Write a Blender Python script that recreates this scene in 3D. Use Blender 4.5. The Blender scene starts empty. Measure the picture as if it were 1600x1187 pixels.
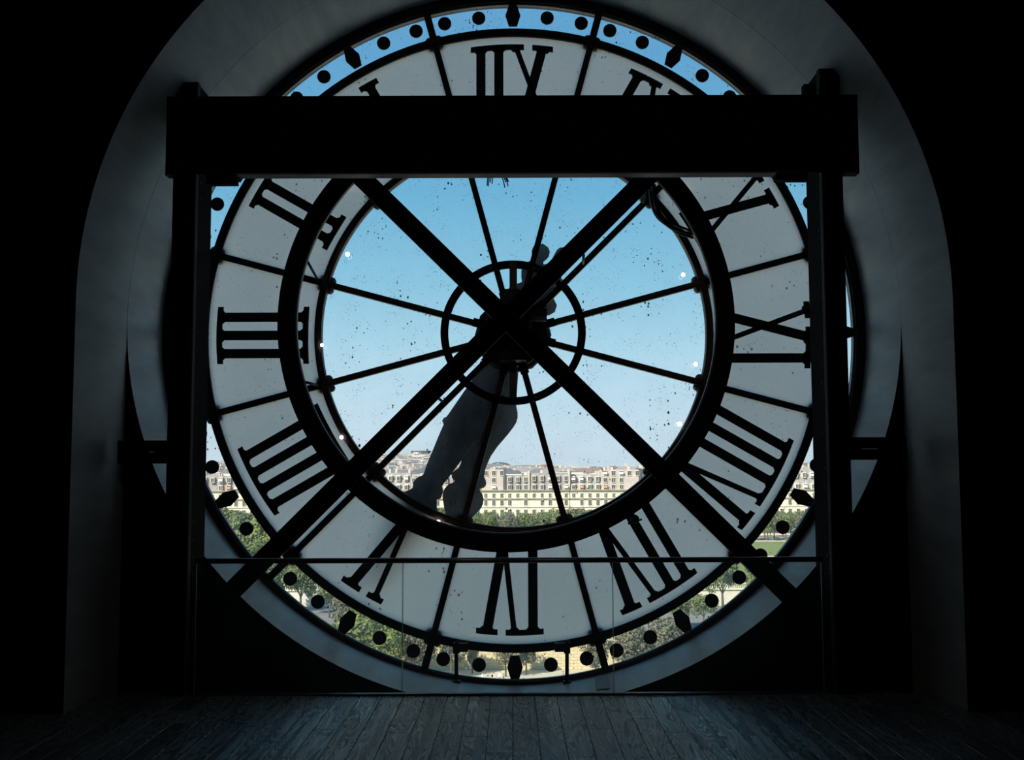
import bpy, bmesh, math, random
from mathutils import Matrix, Vector
random.seed(7)
SC = bpy.context.scene
COL = SC.collection
PI = math.pi

# ---------------------------------------------------------------- camera
F = 1700.0
PITCH = math.atan(141.5 / F)
EYE = 1.7
cam_d = bpy.data.cameras.new('camera'); cam = bpy.data.objects.new('camera', cam_d); COL.objects.link(cam)
cam_d.sensor_width = 36.0; cam_d.lens = 36.0 * F / 1600.0
cam_d.clip_start = 0.05; cam_d.clip_end = 20000
CAMM = Matrix.Translation((0, 0, EYE)) @ Matrix.Rotation(PI / 2 + PITCH, 4, 'X') @ Matrix.Rotation(math.radians(-0.17), 4, 'Z')
cam.matrix_world = CAMM
SC.camera = cam

def P(x, y, Y):
    """world point on the vertical plane at distance Y seen at photograph pixel (x, y)"""
    d = CAMM.to_3x3() @ Vector(((x - 800) / F, (593.5 - y) / F, -1))
    return Vector((0, 0, EYE)) + d * (Y / d.y)

# ---------------------------------------------------------------- sky, sun, exposure
SC.view_settings.view_transform = 'Standard'
SC.view_settings.look = 'None'
SC.view_settings.gamma = 1.0
SC.view_settings.exposure = 0.0
SC.view_settings.use_curve_mapping = False
W = bpy.data.worlds.new('sky'); SC.world = W; W.use_nodes = True
nt = W.node_tree; N = nt.nodes; L = nt.links
for n in list(N): N.remove(n)
out = N.new('ShaderNodeOutputWorld'); bg = N.new('ShaderNodeBackground'); L.new(bg.outputs[0], out.inputs[0])
tc = N.new('ShaderNodeTexCoord'); sx = N.new('ShaderNodeSeparateXYZ'); L.new(tc.outputs['Generated'], sx.inputs[0])
ramp = N.new('ShaderNodeValToRGB'); L.new(sx.outputs['Z'], ramp.inputs[0])
cr = ramp.color_ramp
stops = [(0.0, (.66, .79, .90)), (.04, (.64, .82, .95)), (.10, (.50, .77, .94)), (.17, (.29, .62, .84)), (.25, (.165, .49, .76)),
         (.36, (.125, .40, .70)), (.6, (.115, .36, .66)), (1.0, (.10, .32, .62))]
cr.elements[0].position = 0; cr.elements[0].color = stops[0][1] + (1,)
cr.elements[1].position = 1; cr.elements[1].color = stops[-1][1] + (1,)
for p_, c_ in stops[1:-1]:
    e = cr.elements.new(p_); e.color = c_ + (1,)
mp = N.new('ShaderNodeMapping'); mp.inputs['Scale'].default_value = (5, 5, 34); L.new(tc.outputs['Generated'], mp.inputs[0])
nz = N.new('ShaderNodeTexNoise'); nz.inputs['Scale'].default_value = 1.6; nz.inputs['Detail'].default_value = 6; L.new(mp.outputs[0], nz.inputs[0])
cl = N.new('ShaderNodeMapRange'); cl.inputs[1].default_value = .56; cl.inputs[2].default_value = .74; L.new(nz.outputs[0], cl.inputs[0])
lo = N.new('ShaderNodeMapRange'); lo.inputs[1].default_value = .02; lo.inputs[2].default_value = .13; lo.inputs[3].default_value = .55; lo.inputs[4].default_value = 0
L.new(sx.outputs['Z'], lo.inputs[0])
mu = N.new('ShaderNodeMath'); mu.operation = 'MULTIPLY'; L.new(cl.outputs[0], mu.inputs[0]); L.new(lo.outputs[0], mu.inputs[1])
mx = N.new('ShaderNodeMixRGB'); mx.inputs[2].default_value = (.80, .80, .86, 1); L.new(mu.outputs[0], mx.inputs[0]); L.new(ramp.outputs[0], mx.inputs[1])
L.new(mx.outputs[0], bg.inputs[0]); bg.inputs[1].default_value = 1.0
sun_d = bpy.data.lights.new('sun', 'SUN'); sun_d.energy = 8.5; sun_d.angle = .01; sun_d.color = (1, .93, .8)
sun = bpy.data.objects.new('sun', sun_d); COL.objects.link(sun)
sun.rotation_euler = Vector((.62, .62, -.62)).to_track_quat('-Z', 'Y').to_euler()

for px_, py_ in ((543, 397), (1068, 429)):                      # two dim museum ceiling spots behind the viewer, unseen, inferred; the crossbeam blocks their reflections
    ld = bpy.data.lights.new('ceiling_spot', 'SPOT'); ld.energy = 38; ld.color = (1, .84, .70); ld.shadow_soft_size = .075; ld.spot_size = 1.2; ld.spot_blend = .6
    lo_ = bpy.data.objects.new('ceiling_spot', ld); COL.objects.link(lo_)
    lp_ = P(px_, py_, 2*9.85 + 1.0); lo_.location = (lp_.x, -1.0, 6.9)
    lo_.rotation_euler = (Vector((0, 9.8, 3.2)) - Vector(lo_.location)).to_track_quat('-Z', 'Y').to_euler()

# ---------------------------------------------------------------- materials
def mat(name, col, rough=.6, metal=0.0, spec=.5, noise=None, bump=None, emit=None):
    m = bpy.data.materials.new(name); m.use_nodes = True
    n = m.node_tree.nodes; l = m.node_tree.links; b = n['Principled BSDF']
    b.inputs['Base Color'].default_value = tuple(col) + (1,)
    b.inputs['Roughness'].default_value = rough; b.inputs['Metallic'].default_value = metal
    b.inputs['Specular IOR Level'].default_value = spec
    t = n.new('ShaderNodeTexCoord')
    if noise:
        sc, amt = noise[0], noise[1]; col2 = noise[2] if len(noise) > 2 else tuple(c * (1 - amt) for c in col)
        z = n.new('ShaderNodeTexNoise'); z.inputs['Scale'].default_value = sc; z.inputs['Detail'].default_value = 6
        l.new(t.outputs['Object'], z.inputs['Vector'])
        r = n.new('ShaderNodeMapRange'); r.inputs[1].default_value = .35; r.inputs[2].default_value = .68; l.new(z.outputs[0], r.inputs[0])
        x = n.new('ShaderNodeMixRGB'); x.inputs[1].default_value = tuple(col) + (1,); x.inputs[2].default_value = tuple(col2) + (1,)
        l.new(r.outputs[0], x.inputs[0]); l.new(x.outputs[0], b.inputs['Base Color'])
    if bump:
        z = n.new('ShaderNodeTexNoise'); z.inputs['Scale'].default_value = bump[0]; z.inputs['Detail'].default_value = 5
        l.new(t.outputs['Object'], z.inputs['Vector'])
        u = n.new('ShaderNodeBump'); u.inputs['Strength'].default_value = bump[1]; u.inputs['Distance'].default_value = .02
        l.new(z.outputs[0], u.inputs['Height']); l.new(u.outputs[0], b.inputs['Normal'])
    if emit:
        b.inputs['Emission Color'].default_value = tuple(col) + (1,); b.inputs['Emission Strength'].default_value = emit
    return m

M = {}
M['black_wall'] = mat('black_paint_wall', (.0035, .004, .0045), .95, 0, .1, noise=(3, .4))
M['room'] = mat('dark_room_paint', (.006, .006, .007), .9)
M['steel'] = mat('dark_painted_steel', (.004, .006, .008), .85, 0, .08, noise=(14, .5), bump=(60, .15))
M['ring'] = mat('dark_green_black_iron', (.006, .012, .015), .8, 0, .15, noise=(20, .4), bump=(50, .2))
M['iron'] = mat('dial_iron', (.022, .022, .024), .7, 0, .3, noise=(25, .5), bump=(70, .2))
M['rust'] = mat('brown_dial_iron', (.15, .095, .08), .65, noise=(30, .5, (.06, .04, .037)), bump=(70, .3))
M['numeral'] = mat('black_numeral', (.010, .011, .013), .7, noise=(30, .3))
M['hand'] = mat('weathered_blue_grey_hand', (.10, .12, .145), .7, noise=(9, .5), bump=(40, .2))
M['grey_bar'] = mat('grey_metal_bar', (.20, .20, .205), .5, noise=(10, .3))
M['case'] = mat('black_gear_case', (.008, .009, .011), .45, noise=(10, .3))
M['rail'] = mat('dark_bronze_rail', (.30, .25, .21), .25, 1.0)
M['rail_base'] = mat('rail_base_metal', (.10, .10, .11), .35, .6)
M['edge'] = mat('glass_edge', (.35, .42, .43), .3)
M['cable'] = mat('black_cable', (.012, .012, .014), .5, noise=(30, .3))
M['glow_dot'] = mat('glowing_reflection', (1, .97, .95), .5, emit=6)  # emission for the reflection dots, no real lamp
M['brick_edge'] = mat('flange_edge', (.04, .05, .055), .7, 0, .2)
M['rivet'] = mat('pale_rivet', (.09, .10, .10), .5)  # paler than the column steel
M['ring_edge'] = mat('lit_iron_edge', (.16, .18, .18), .6)  # pale tone paints the thin lit edges of ring and braces
M['cast'] = mat('frame_foot', (.008, .009, .011), .6)

def plaster():
    m = mat('grey_plaster', (.26, .29, .32), .5)
    n = m.node_tree.nodes; l = m.node_tree.links; b = n['Principled BSDF']
    t = n.new('ShaderNodeTexCoord'); mp_ = n.new('ShaderNodeMapping'); mp_.inputs['Scale'].default_value = (3.0, .5, 3.0)
    l.new(t.outputs['Object'], mp_.inputs[0])
    z = n.new('ShaderNodeTexNoise'); z.inputs['Scale'].default_value = 2.2; z.inputs['Detail'].default_value = 8; z.inputs['Roughness'].default_value = .65
    l.new(mp_.outputs[0], z.inputs[0])
    r = n.new('ShaderNodeValToRGB'); r.color_ramp.elements[0].position = .3; r.color_ramp.elements[0].color = (.46, .51, .56, 1)
    r.color_ramp.elements[1].position = .72; r.color_ramp.elements[1].color = (.72, .77, .79, 1)
    l.new(z.outputs[0], r.inputs[0]); l.new(r.outputs[0], b.inputs['Base Color'])
    u = n.new('ShaderNodeBump'); u.inputs['Strength'].default_value = .25; u.inputs['Distance'].default_value = .01
    l.new(z.outputs[0], u.inputs['Height']); l.new(u.outputs[0], b.inputs['Normal'])
    return m
M['plaster'] = plaster()

def glass(name, haze, specks):
    """thin clear pane: see-through, a little mirror-like, with dust and specks of dirt"""
    m = bpy.data.materials.new(name); m.use_nodes = True
    n = m.node_tree.nodes; l = m.node_tree.links
    for q in list(n): n.remove(q)
    o = n.new('ShaderNodeOutputMaterial'); tr = n.new('ShaderNodeBsdfTransparent'); gl = n.new('ShaderNodeBsdfGlossy'); gl.inputs['Roughness'].default_value = .008
    tr.inputs[0].default_value = (.97, .985, .98, 1)
    fr = n.new('ShaderNodeFresnel'); fr.inputs[0].default_value = 1.35
    s1 = n.new('ShaderNodeMixShader'); l.new(fr.outputs[0], s1.inputs[0]); l.new(tr.outputs[0], s1.inputs[1]); l.new(gl.outputs[0], s1.inputs[2])
    last = s1
    t = n.new('ShaderNodeTexCoord')
    if haze:
        di = n.new('ShaderNodeBsdfTranslucent'); di.inputs[0].default_value = (.8, .82, .85, 1)
        z = n.new('ShaderNodeTexNoise'); z.inputs['Scale'].default_value = 2.5; z.inputs['Detail'].default_value = 7; l.new(t.outputs['Object'], z.inputs[0])
        r = n.new('ShaderNodeMapRange'); r.inputs[1].default_value = .3; r.inputs[2].default_value = .8; r.inputs[3].default_value = haze * .4; r.inputs[4].default_value = haze * 1.8
        l.new(z.outputs[0], r.inputs[0])
        s2 = n.new('ShaderNodeMixShader'); l.new(r.outputs[0], s2.inputs[0]); l.new(last.outputs[0], s2.inputs[1]); l.new(di.outputs[0], s2.inputs[2]); last = s2
    if specks:
        dk = n.new('ShaderNodeBsdfDiffuse'); dk.inputs[0].default_value = (.06, .05, .045, 1)
        fac = speck_nodes(n, l, t, specks)
        s3 = n.new('ShaderNodeMixShader'); l.new(fac, s3.inputs[0]); l.new(last.outputs[0], s3.inputs[1]); l.new(dk.outputs[0], s3.inputs[2]); last = s3
    l.new(last.outputs[0], o.inputs[0])
    return m

def speck_nodes(n, l, t, amount):
    """small irregular dots gathered in patches: 0..1"""
    outs = []
    for sc, lo_, hi_, rmax, nsc in ((30, .44, .70, .42, 2.6), (75, .30, .65, .30, 5.0)):
        mpn = n.new('ShaderNodeMapping'); mpn.inputs['Scale'].default_value = (1, 1, .75); l.new(t.outputs['Object'], mpn.inputs[0])
        v = n.new('ShaderNodeTexVoronoi'); v.inputs['Scale'].default_value = sc; l.new(mpn.outputs[0], v.inputs['Vector'])
        g = n.new('ShaderNodeTexNoise'); g.inputs['Scale'].default_value = nsc; g.inputs['Detail'].default_value = 5; l.new(t.outputs['Object'], g.inputs[0])
        th = n.new('ShaderNodeMapRange'); th.inputs[1].default_value = lo_; th.inputs[2].default_value = hi_; th.inputs[3].default_value = .03; th.inputs[4].default_value = rmax
        l.new(g.outputs[0], th.inputs[0])
        wn = n.new('ShaderNodeSeparateXYZ'); l.new(v.outputs['Color'], wn.inputs[0])
        pw_ = n.new('ShaderNodeMath'); pw_.operation = 'POWER'; pw_.inputs[1].default_value = 2.0; l.new(wn.outputs[0], pw_.inputs[0])
        mm = n.new('ShaderNodeMath'); mm.operation = 'MULTIPLY'; l.new(th.outputs[0], mm.inputs[0]); l.new(pw_.outputs[0], mm.inputs[1])
        lt = n.new('ShaderNodeMath'); lt.operation = 'LESS_THAN'; l.new(v.outputs['Distance'], lt.inputs[0]); l.new(mm.outputs[0], lt.inputs[1]); outs.append(lt)
    mxx = n.new('ShaderNodeMath'); mxx.operation = 'MAXIMUM'; l.new(outs[0].outputs[0], mxx.inputs[0]); l.new(outs[1].outputs[0], mxx.inputs[1])
    a = n.new('ShaderNodeMath'); a.operation = 'MULTIPLY'; a.inputs[1].default_value = amount; l.new(mxx.outputs[0], a.inputs[0])
    return a.outputs[0]

def opal():
    m = bpy.data.materials.new('opal_glass'); m.use_nodes = True
    n = m.node_tree.nodes; l = m.node_tree.links
    for q in list(n): n.remove(q)
    o = n.new('ShaderNodeOutputMaterial'); t = n.new('ShaderNodeTexCoord')
    tl = n.new('ShaderNodeBsdfTranslucent'); df = n.new('ShaderNodeBsdfDiffuse'); df.inputs[0].default_value = (.5, .53, .55, 1)
    z = n.new('ShaderNodeTexNoise'); z.inputs['Scale'].default_value = 1.4; z.inputs['Detail'].default_value = 6; l.new(t.outputs['Object'], z.inputs[0])
    r = n.new('ShaderNodeValToRGB'); r.color_ramp.elements[0].position = .3; r.color_ramp.elements[0].color = (.83, .825, .82, 1)
    r.color_ramp.elements[1].position = .75; r.color_ramp.elements[1].color = (.92, .91, .90, 1); l.new(z.outputs[0], r.inputs[0])
    fac = speck_nodes(n, l, t, .85)
    mxc = n.new('ShaderNodeMixRGB'); mxc.inputs[2].default_value = (.10, .10, .10, 1); l.new(fac, mxc.inputs[0]); l.new(r.outputs[0], mxc.inputs[1]); l.new(mxc.outputs[0], tl.inputs[0])
    s = n.new('ShaderNodeMixShader'); s.inputs[0].default_value = .93; l.new(df.outputs[0], s.inputs[1]); l.new(tl.outputs[0], s.inputs[2])
    gl = n.new('ShaderNodeBsdfGlossy'); gl.inputs['Roughness'].default_value = .08; s2 = n.new('ShaderNodeMixShader'); s2.inputs[0].default_value = .03
    l.new(s.outputs[0], s2.inputs[1]); l.new(gl.outputs[0], s2.inputs[2]); l.new(s2.outputs[0], o.inputs[0])
    return m
M['clear'] = glass('dusty_clear_glass', .05, .85)
M['rail_glass'] = glass('railing_glass', .006, 0)
M['body_glass'] = glass('pane_body_glass', 0, 0)
M['opal'] = opal()

def wood():
    m = mat('dark_brushed_oak', (.05, .055, .06), .42, spec=.8)
    n = m.node_tree.nodes; l = m.node_tree.links; b = n['Principled BSDF']
    t = n.new('ShaderNodeTexCoord'); oi = n.new('ShaderNodeObjectInfo')
    ml = n.new('ShaderNodeVectorMath'); ml.operation = 'SCALE'; ml.inputs['Scale'].default_value = 23.0
    cb = n.new('ShaderNodeCombineXYZ'); l.new(oi.outputs['Random'], cb.inputs[0]); l.new(oi.outputs['Random'], cb.inputs[1]); l.new(cb.outputs[0], ml.inputs[0])
    ad = n.new('ShaderNodeVectorMath'); ad.operation = 'ADD'; l.new(t.outputs['Object'], ad.inputs[0]); l.new(ml.outputs[0], ad.inputs[1])
    mp_ = n.new('ShaderNodeMapping'); mp_.inputs['Scale'].default_value = (7.5, .7, 1); l.new(ad.outputs[0], mp_.inputs[0])
    z = n.new('ShaderNodeTexNoise'); z.inputs['Scale'].default_value = 1.0; z.inputs['Detail'].default_value = 2.2; z.inputs['Roughness'].default_value = .45; l.new(mp_.outputs[0], z.inputs[0])
    k = n.new('ShaderNodeMath'); k.operation = 'MULTIPLY'; k.inputs[1].default_value = 20; l.new(z.outputs[0], k.inputs[0])
    f = n.new('ShaderNodeMath'); f.operation = 'FRACT'; l.new(k.outputs[0], f.inputs[0])
    r = n.new('ShaderNodeValToRGB'); r.color_ramp.elements[0].position = .12; r.color_ramp.elements[0].color = (.025, .032, .038, 1)
    r.color_ramp.elements[1].position = .55; r.color_ramp.elements[1].color = (.25, .295, .33, 1)
    e2 = r.color_ramp.elements.new(.95); e2.color = (.15, .18, .205, 1)
    l.new(f.outputs[0], r.inputs[0]); 
    tone = n.new('ShaderNodeMapRange'); tone.inputs[3].default_value = .65; tone.inputs[4].default_value = 1.2; l.new(oi.outputs['Random'], tone.inputs[0])
    mc = n.new('ShaderNodeVectorMath'); mc.operation = 'SCALE'; l.new(r.outputs[0], mc.inputs[0]); l.new(tone.outputs[0], mc.inputs['Scale']); l.new(mc.outputs[0], b.inputs['Base Color'])
    rr = n.new('ShaderNodeMapRange'); rr.inputs[3].default_value = .5; rr.inputs[4].default_value = .24; l.new(f.outputs[0], rr.inputs[0]); l.new(rr.outputs[0], b.inputs['Roughness'])
    u = n.new('ShaderNodeBump'); u.inputs['Strength'].default_value = .5; u.inputs['Distance'].default_value = .003; l.new(f.outputs[0], u.inputs['Height']); l.new(u.outputs[0], b.inputs['Normal'])
    return m
M['wood'] = wood()
# outdoors
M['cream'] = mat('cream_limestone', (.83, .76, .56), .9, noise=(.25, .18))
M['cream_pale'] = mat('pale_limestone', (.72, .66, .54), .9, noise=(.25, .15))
M['band'] = mat('dark_cornice', (.30, .26, .18), .9)  # darker than the cream walls
M['zinc'] = mat('sunlit_zinc_roof', (.36, .33, .315), .8, noise=(.3, .3))
M['pink'] = mat('pinkish_render', (.56, .47, .42), .9, noise=(.3, .2))
M['slate'] = mat('slate_roof', (.09, .10, .12), .8, noise=(.5, .3))
M['pane'] = mat('dark_window_pane', (.05, .06, .06), .3)
M['white'] = mat('white_awning', (.80, .79, .74), .8)
M['awning'] = mat('orange_awning', (.7, .3, .14), .8)
M['chimney'] = mat('chimney_render', (.58, .50, .40), .9)
M['gravel'] = mat('pale_gravel_ground', (.62, .55, .42), .95, noise=(.1, .2))
M['grass'] = mat('sunlit_lawn', (.12, .16, .03), .95, noise=(.6, .5, (.2, .23, .09)))
M['asphalt'] = mat('quay_asphalt', (.24, .23, .21), .9, noise=(.3, .3))
M['quay'] = mat('quay_stone', (.70, .58, .36), .95, noise=(.35, .35), bump=(1, .3))
M['trunk'] = mat('tree_trunk', (.12, .10, .075), .9, noise=(3, .4))
M['leaf_a'] = mat('leaf_grey_green', (.105, .135, .055), .8, noise=(.5, .5, (.17, .20, .06)))
M['leaf_b'] = mat('leaf_yellow_green', (.19, .23, .04), .8, noise=(.6, .5, (.10, .13, .04)))
M['leaf_c'] = mat('leaf_dull_olive', (.12, .125, .08), .8, noise=(.5, .4, (.17, .155, .09)))
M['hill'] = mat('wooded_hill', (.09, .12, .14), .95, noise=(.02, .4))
M['skin'] = mat('skin', (.5, .33, .25), .7)

# ---------------------------------------------------------------- mesh helpers
class MB:
    def __init__(s): s.v = []; s.f = []
    def quadstrip(s, A, B, closed=False):
        pass
    def box(s, x0, x1, y0, y1, z0, z1):
        b = len(s.v)
        s.v += [Vector(p) for p in ((x0,y0,z0),(x1,y0,z0),(x1,y1,z0),(x0,y1,z0),(x0,y0,z1),(x1,y0,z1),(x1,y1,z1),(x0,y1,z1))]
        s.f += [tuple(b + i for i in q) for q in ((0,3,2,1),(4,5,6,7),(0,1,5,4),(1,2,6,5),(2,3,7,6),(3,0,4,7))]
        return s
    def prism(s, pts, y0, y1):
        """pts: (x, z) outline, counter-clockwise seen from -Y; extruded y0..y1"""
        n = len(pts); b = len(s.v)
        s.v += [Vector((p[0], y0, p[1])) for p in pts] + [Vector((p[0], y1, p[1])) for p in pts]
        s.f.append(tuple(b + i for i in range(n))); s.f.append(tuple(b + n + i for i in reversed(range(n))))
        s.f += [(b + i, b + n + i, b + n + (i + 1) % n, b + (i + 1) % n) for i in range(n)]
        return s
    def ring(s, cx, cz, r0, r1, y0, y1, a0=0.0, a1=2 * PI, n=144):
        """flat annulus or sector; angles clockwise from straight up"""
        full = abs(a1 - a0 - 2 * PI) < 1e-6; m = n if full else n + 1; b = len(s.v)
        for i in range(m):
            a = a0 + (a1 - a0) * i / n; sa, ca = math.sin(a), math.cos(a)
            for r, y in ((r0, y0), (r1, y0), (r1, y1), (r0, y1)): s.v.append(Vector((cx + r * sa, y, cz + r * ca)))
        for i in range(n):
            j = (i + 1) % m
            for k in range(4): s.f.append((b + 4*i + k, b + 4*i + (k + 1) % 4, b + 4*j + (k + 1) % 4, b + 4*j + k))
        if not full: s.f += [(b, b + 3, b + 2, b + 1), (b + 4*n, b + 4*n + 1, b + 4*n + 2, b + 4*n + 3)]
        return s
    def bar(s, p0, p1, w, y0, y1):
        """bar in a plane of constant Y between two (x, z) points"""
        d = Vector((p1[0] - p0[0], p1[1] - p0[1])); d.normalize(); t = Vector((-d.y, d.x)) * w / 2
        return s.prism([(p0[0]+t.x, p0[1]+t.y), (p0[0]-t.x, p0[1]-t.y), (p1[0]-t.x, p1[1]-t.y), (p1[0]+t.x, p1[1]+t.y)], y0, y1)
    def tube(s, pts, r, n=8, r1=None):
        pts = [Vector(p) for p in pts]; b = len(s.v); m = len(pts)
        for i, p in enumerate(pts):
            d = (pts[min(i + 1, m - 1)] - pts[max(i - 1, 0)]).normalized()
            a = d.orthogonal().normalized() if abs(d.z) < .9 else Vector((1, 0, 0)).cross(d).normalized()
            if i and prev is not None:
                a = (prev - d * prev.dot(d)).normalized()
            prev = a; c = d.cross(a)
            rr = r if r1 is None else r + (r1 - r) * i / (m - 1)
            for k in range(n): s.v.append(p + (a * math.cos(2*PI*k/n) + c * math.sin(2*PI*k/n)) * rr)
        for i in range(m - 1):
            for k in range(n): s.f.append((b+i*n+k, b+i*n+(k+1) % n, b+(i+1)*n+(k+1) % n, b+(i+1)*n+k))
        s.f += [tuple(b + k for k in reversed(range(n))), tuple(b + (m-1)*n + k for k in range(n))]
        return s
    def ball(s, c, r, n=12, sz=(1, 1, 1)):
        b = len(s.v); m = n // 2
        for i in range(m + 1):
            th = PI * i / m
            for k in range(n): s.v.append(Vector((c[0] + r*sz[0]*math.sin(th)*math.cos(2*PI*k/n), c[1] + r*sz[1]*math.sin(th)*math.sin(2*PI*k/n), c[2] + r*sz[2]*math.cos(th))))
        for i in range(m):
            for k in range(n): s.f.append((b+i*n+k, b+(i+1)*n+k, b+(i+1)*n+(k+1) % n, b+i*n+(k+1) % n))
        return s
    def mesh(s, name, mats, off=Vector((0, 0, 0)), smooth=False, fix=True):
        me = bpy.data.meshes.new(name)
        me.from_pydata([tuple(v - off) for v in s.v], [], s.f)
        for m_ in (mats if isinstance(mats, (list, tuple)) else [mats]): me.materials.append(m_)
        if fix:
            bm = bmesh.new(); bm.from_mesh(me); bmesh.ops.recalc_face_normals(bm, faces=bm.faces); bm.to_mesh(me); bm.free()
        if smooth: me.polygons.foreach_set('use_smooth', [True] * len(me.polygons))
        me.update(); return me

def tag(o, label=None, cat=None, group=None, kind=None):
    if label: o['label'] = label
    if cat: o['category'] = cat
    if group: o['group'] = group
    if kind: o['kind'] = kind
    return o
def empty(name, loc, label, cat, group=None):
    o = bpy.data.objects.new(name, None); COL.objects.link(o); o.location = loc; o.empty_display_size = .2
    return tag(o, label, cat, group)
def obj(name, mb, m, parent=None, origin=None, smooth=False, fix=True):
    """mb holds world coordinates; origin = object location in the world"""
    off = Vector(origin) if origin is not None else (world_loc(parent) if parent is not None else Vector((0, 0, 0)))
    o = bpy.data.objects.new(name, mb.mesh(name, m, off, smooth, fix)); COL.objects.link(o)
    if parent is not None:
        o.parent = parent; o.location = off - world_loc(parent)
    else: o.location = off
    return o
def world_loc(o):
    p = Vector((0, 0, 0))
    while o is not None: p += Vector(o.location); o = o.parent
    return p
def link_copy(o, parent=None, loc=None, data=None):
    c = o.copy(); COL.objects.link(c)
    if parent is not None: c.parent = parent
    if loc is not None: c.location = loc
    return c
def copy_tree(o, parent=None):
    c = o.copy(); COL.objects.link(c); c.parent = parent
    for ch in KIDS.get(o.name, []): copy_tree(ch, c)
    return c
KIDS = {}
def struct(o): o['kind'] = 'structure'; return o

# ---------------------------------------------------------------- main distances
DD = 9.85                                   # dial plane
YS = 8.90                                   # face of the wall that holds the round opening
YF = 7.84                                   # front edge of the arch
C = P(803, 521, DD); CX, CZ = C.x, C.z
S = (Vector((0, DD, CZ - EYE)).dot(CAMM.to_3x3() @ Vector((0, 0, -1)))) / F   # metres per pixel on the dial
RH = 3.19                                   # radius of the round opening

# ---------------------------------------------------------------- room shell
def hole_wall(hole, X0, X1, Z0, Z1, y0, y1, c):
    """flat wall face (two skins) with a hole; hole = closed list of (x, z) round c"""
    mb = MB(); n = len(hole)
    for y in (y0, y1):
        b = len(mb.v)
        for (x, z) in hole: mb.v.append(Vector((x, y, z)))
        for (x, z) in hole:
            d = Vector((x - c[0], z - c[1])); t = 1e9
            if d.x > 1e-9: t = min(t, (X1 - c[0]) / d.x)
            if d.x < -1e-9: t = min(t, (X0 - c[0]) / d.x)
            if d.y > 1e-9: t = min(t, (Z1 - c[1]) / d.y)
            if d.y < -1e-9: t = min(t, (Z0 - c[1]) / d.y)
            mb.v.append(Vector((c[0] + d.x * t, y, c[1] + d.y * t)))
        for i in range(n):
            j = (i + 1) % n
            mb.f.append((b + i, b + j, b + n + j, b + n + i))
            # corner fill
            A, B = mb.v[b + n + i], mb.v[b + n + j]
            if abs(A.x - B.x) > 1e-6 and abs(A.z - B.z) > 1e-6:
                cx_ = X1 if max(A.x, B.x) > X1 - 1e-6 else X0; cz_ = Z1 if max(A.z, B.z) > Z1 - 1e-6 else Z0
                mb.v.append(Vector((cx_, y, cz_)))
                # appended at the end; faces index it directly
                mb.f.append((b + n + i, b + n + j, len(mb.v) - 1))
    return mb
KZ = .982
circ = [(CX + RH * math.sin(2*PI*i/180), CZ + (KZ if 45 < i < 135 else 1) * RH * math.cos(2*PI*i/180)) for i in range(180)]
stilt = [(CX + RH * math.sin(a), CZ + RH * math.cos(a)) for a in [-PI/2 + PI*i/90 for i in range(91)]] + [(CX + RH, -1.0), (CX - RH, -1.0)]
stilt2 = []
for i in range(len(stilt)):                                   # subdivide long straight sides so the wall fan stays clean
    a, b_ = stilt[i], stilt[(i + 1) % len(stilt)]; k = max(1, int(math.dist(a, b_) / .3))
    stilt2 += [(a[0] + (b_[0]-a[0])*j/k, a[1] + (b_[1]-a[1])*j/k) for j in range(k)]
lift = lambda z: CZ + (z - CZ) * 1.02 if z > CZ else z
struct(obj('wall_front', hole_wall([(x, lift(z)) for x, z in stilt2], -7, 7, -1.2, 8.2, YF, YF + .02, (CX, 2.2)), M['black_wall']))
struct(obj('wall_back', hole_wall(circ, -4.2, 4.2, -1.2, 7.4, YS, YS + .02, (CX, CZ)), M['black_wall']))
struct(obj('wall_outer', hole_wall(circ, -16, 16, -30, 14, DD + .10, DD + .13, (CX, CZ)), M['cream_pale']))
mb = MB(); n_ = len(stilt) - 1                                 # vault and jambs
for (x, z) in stilt[-1:] + stilt[:-1]:
    mb.v += [Vector((x, YF, lift(z))), Vector((x, YS, z)), Vector((CX + (x-CX)*1.03, YS, z + (.1 if z > CZ else 0))), Vector((CX + (x-CX)*1.03, YF, z + (.1 if z > CZ else 0)))]
for i in range(len(stilt) - 1):
    mb.f += [(4*i, 4*i+1, 4*i+5, 4*i+4), (4*i+2, 4*i+3, 4*i+7, 4*i+6)]
ob = struct(obj('trim_1', mb, M['plaster'], smooth=True, fix=False))
mb = MB().ring(CX, CZ, RH, RH + .12, YS + .004, DD + .12, n=180)
for v_ in mb.v: v_.z = CZ + (v_.z - CZ) * (KZ if v_.z < CZ else 1)
struct(obj('trim_2', mb, M['plaster'], smooth=False))
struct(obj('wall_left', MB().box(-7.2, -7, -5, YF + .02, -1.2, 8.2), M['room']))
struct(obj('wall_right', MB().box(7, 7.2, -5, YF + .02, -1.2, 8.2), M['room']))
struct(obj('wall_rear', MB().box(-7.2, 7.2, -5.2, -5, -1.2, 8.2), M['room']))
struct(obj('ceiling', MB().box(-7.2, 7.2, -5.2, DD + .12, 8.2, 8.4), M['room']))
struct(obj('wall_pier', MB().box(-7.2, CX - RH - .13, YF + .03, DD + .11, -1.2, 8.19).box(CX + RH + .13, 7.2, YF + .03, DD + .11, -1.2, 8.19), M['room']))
YR = 8.45                                                       # railing line, where the floor stops
fl = struct(obj('floor', MB().box(-7, 7, -5, YR + .03, -.3, -.022), M['room']))
struct(obj('sub_floor', MB().box(-7.2, 7.2, -5.2, DD + .1, -1.25, -.95), M['room']))
pw = .165; protos = {}
k = 0
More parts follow.
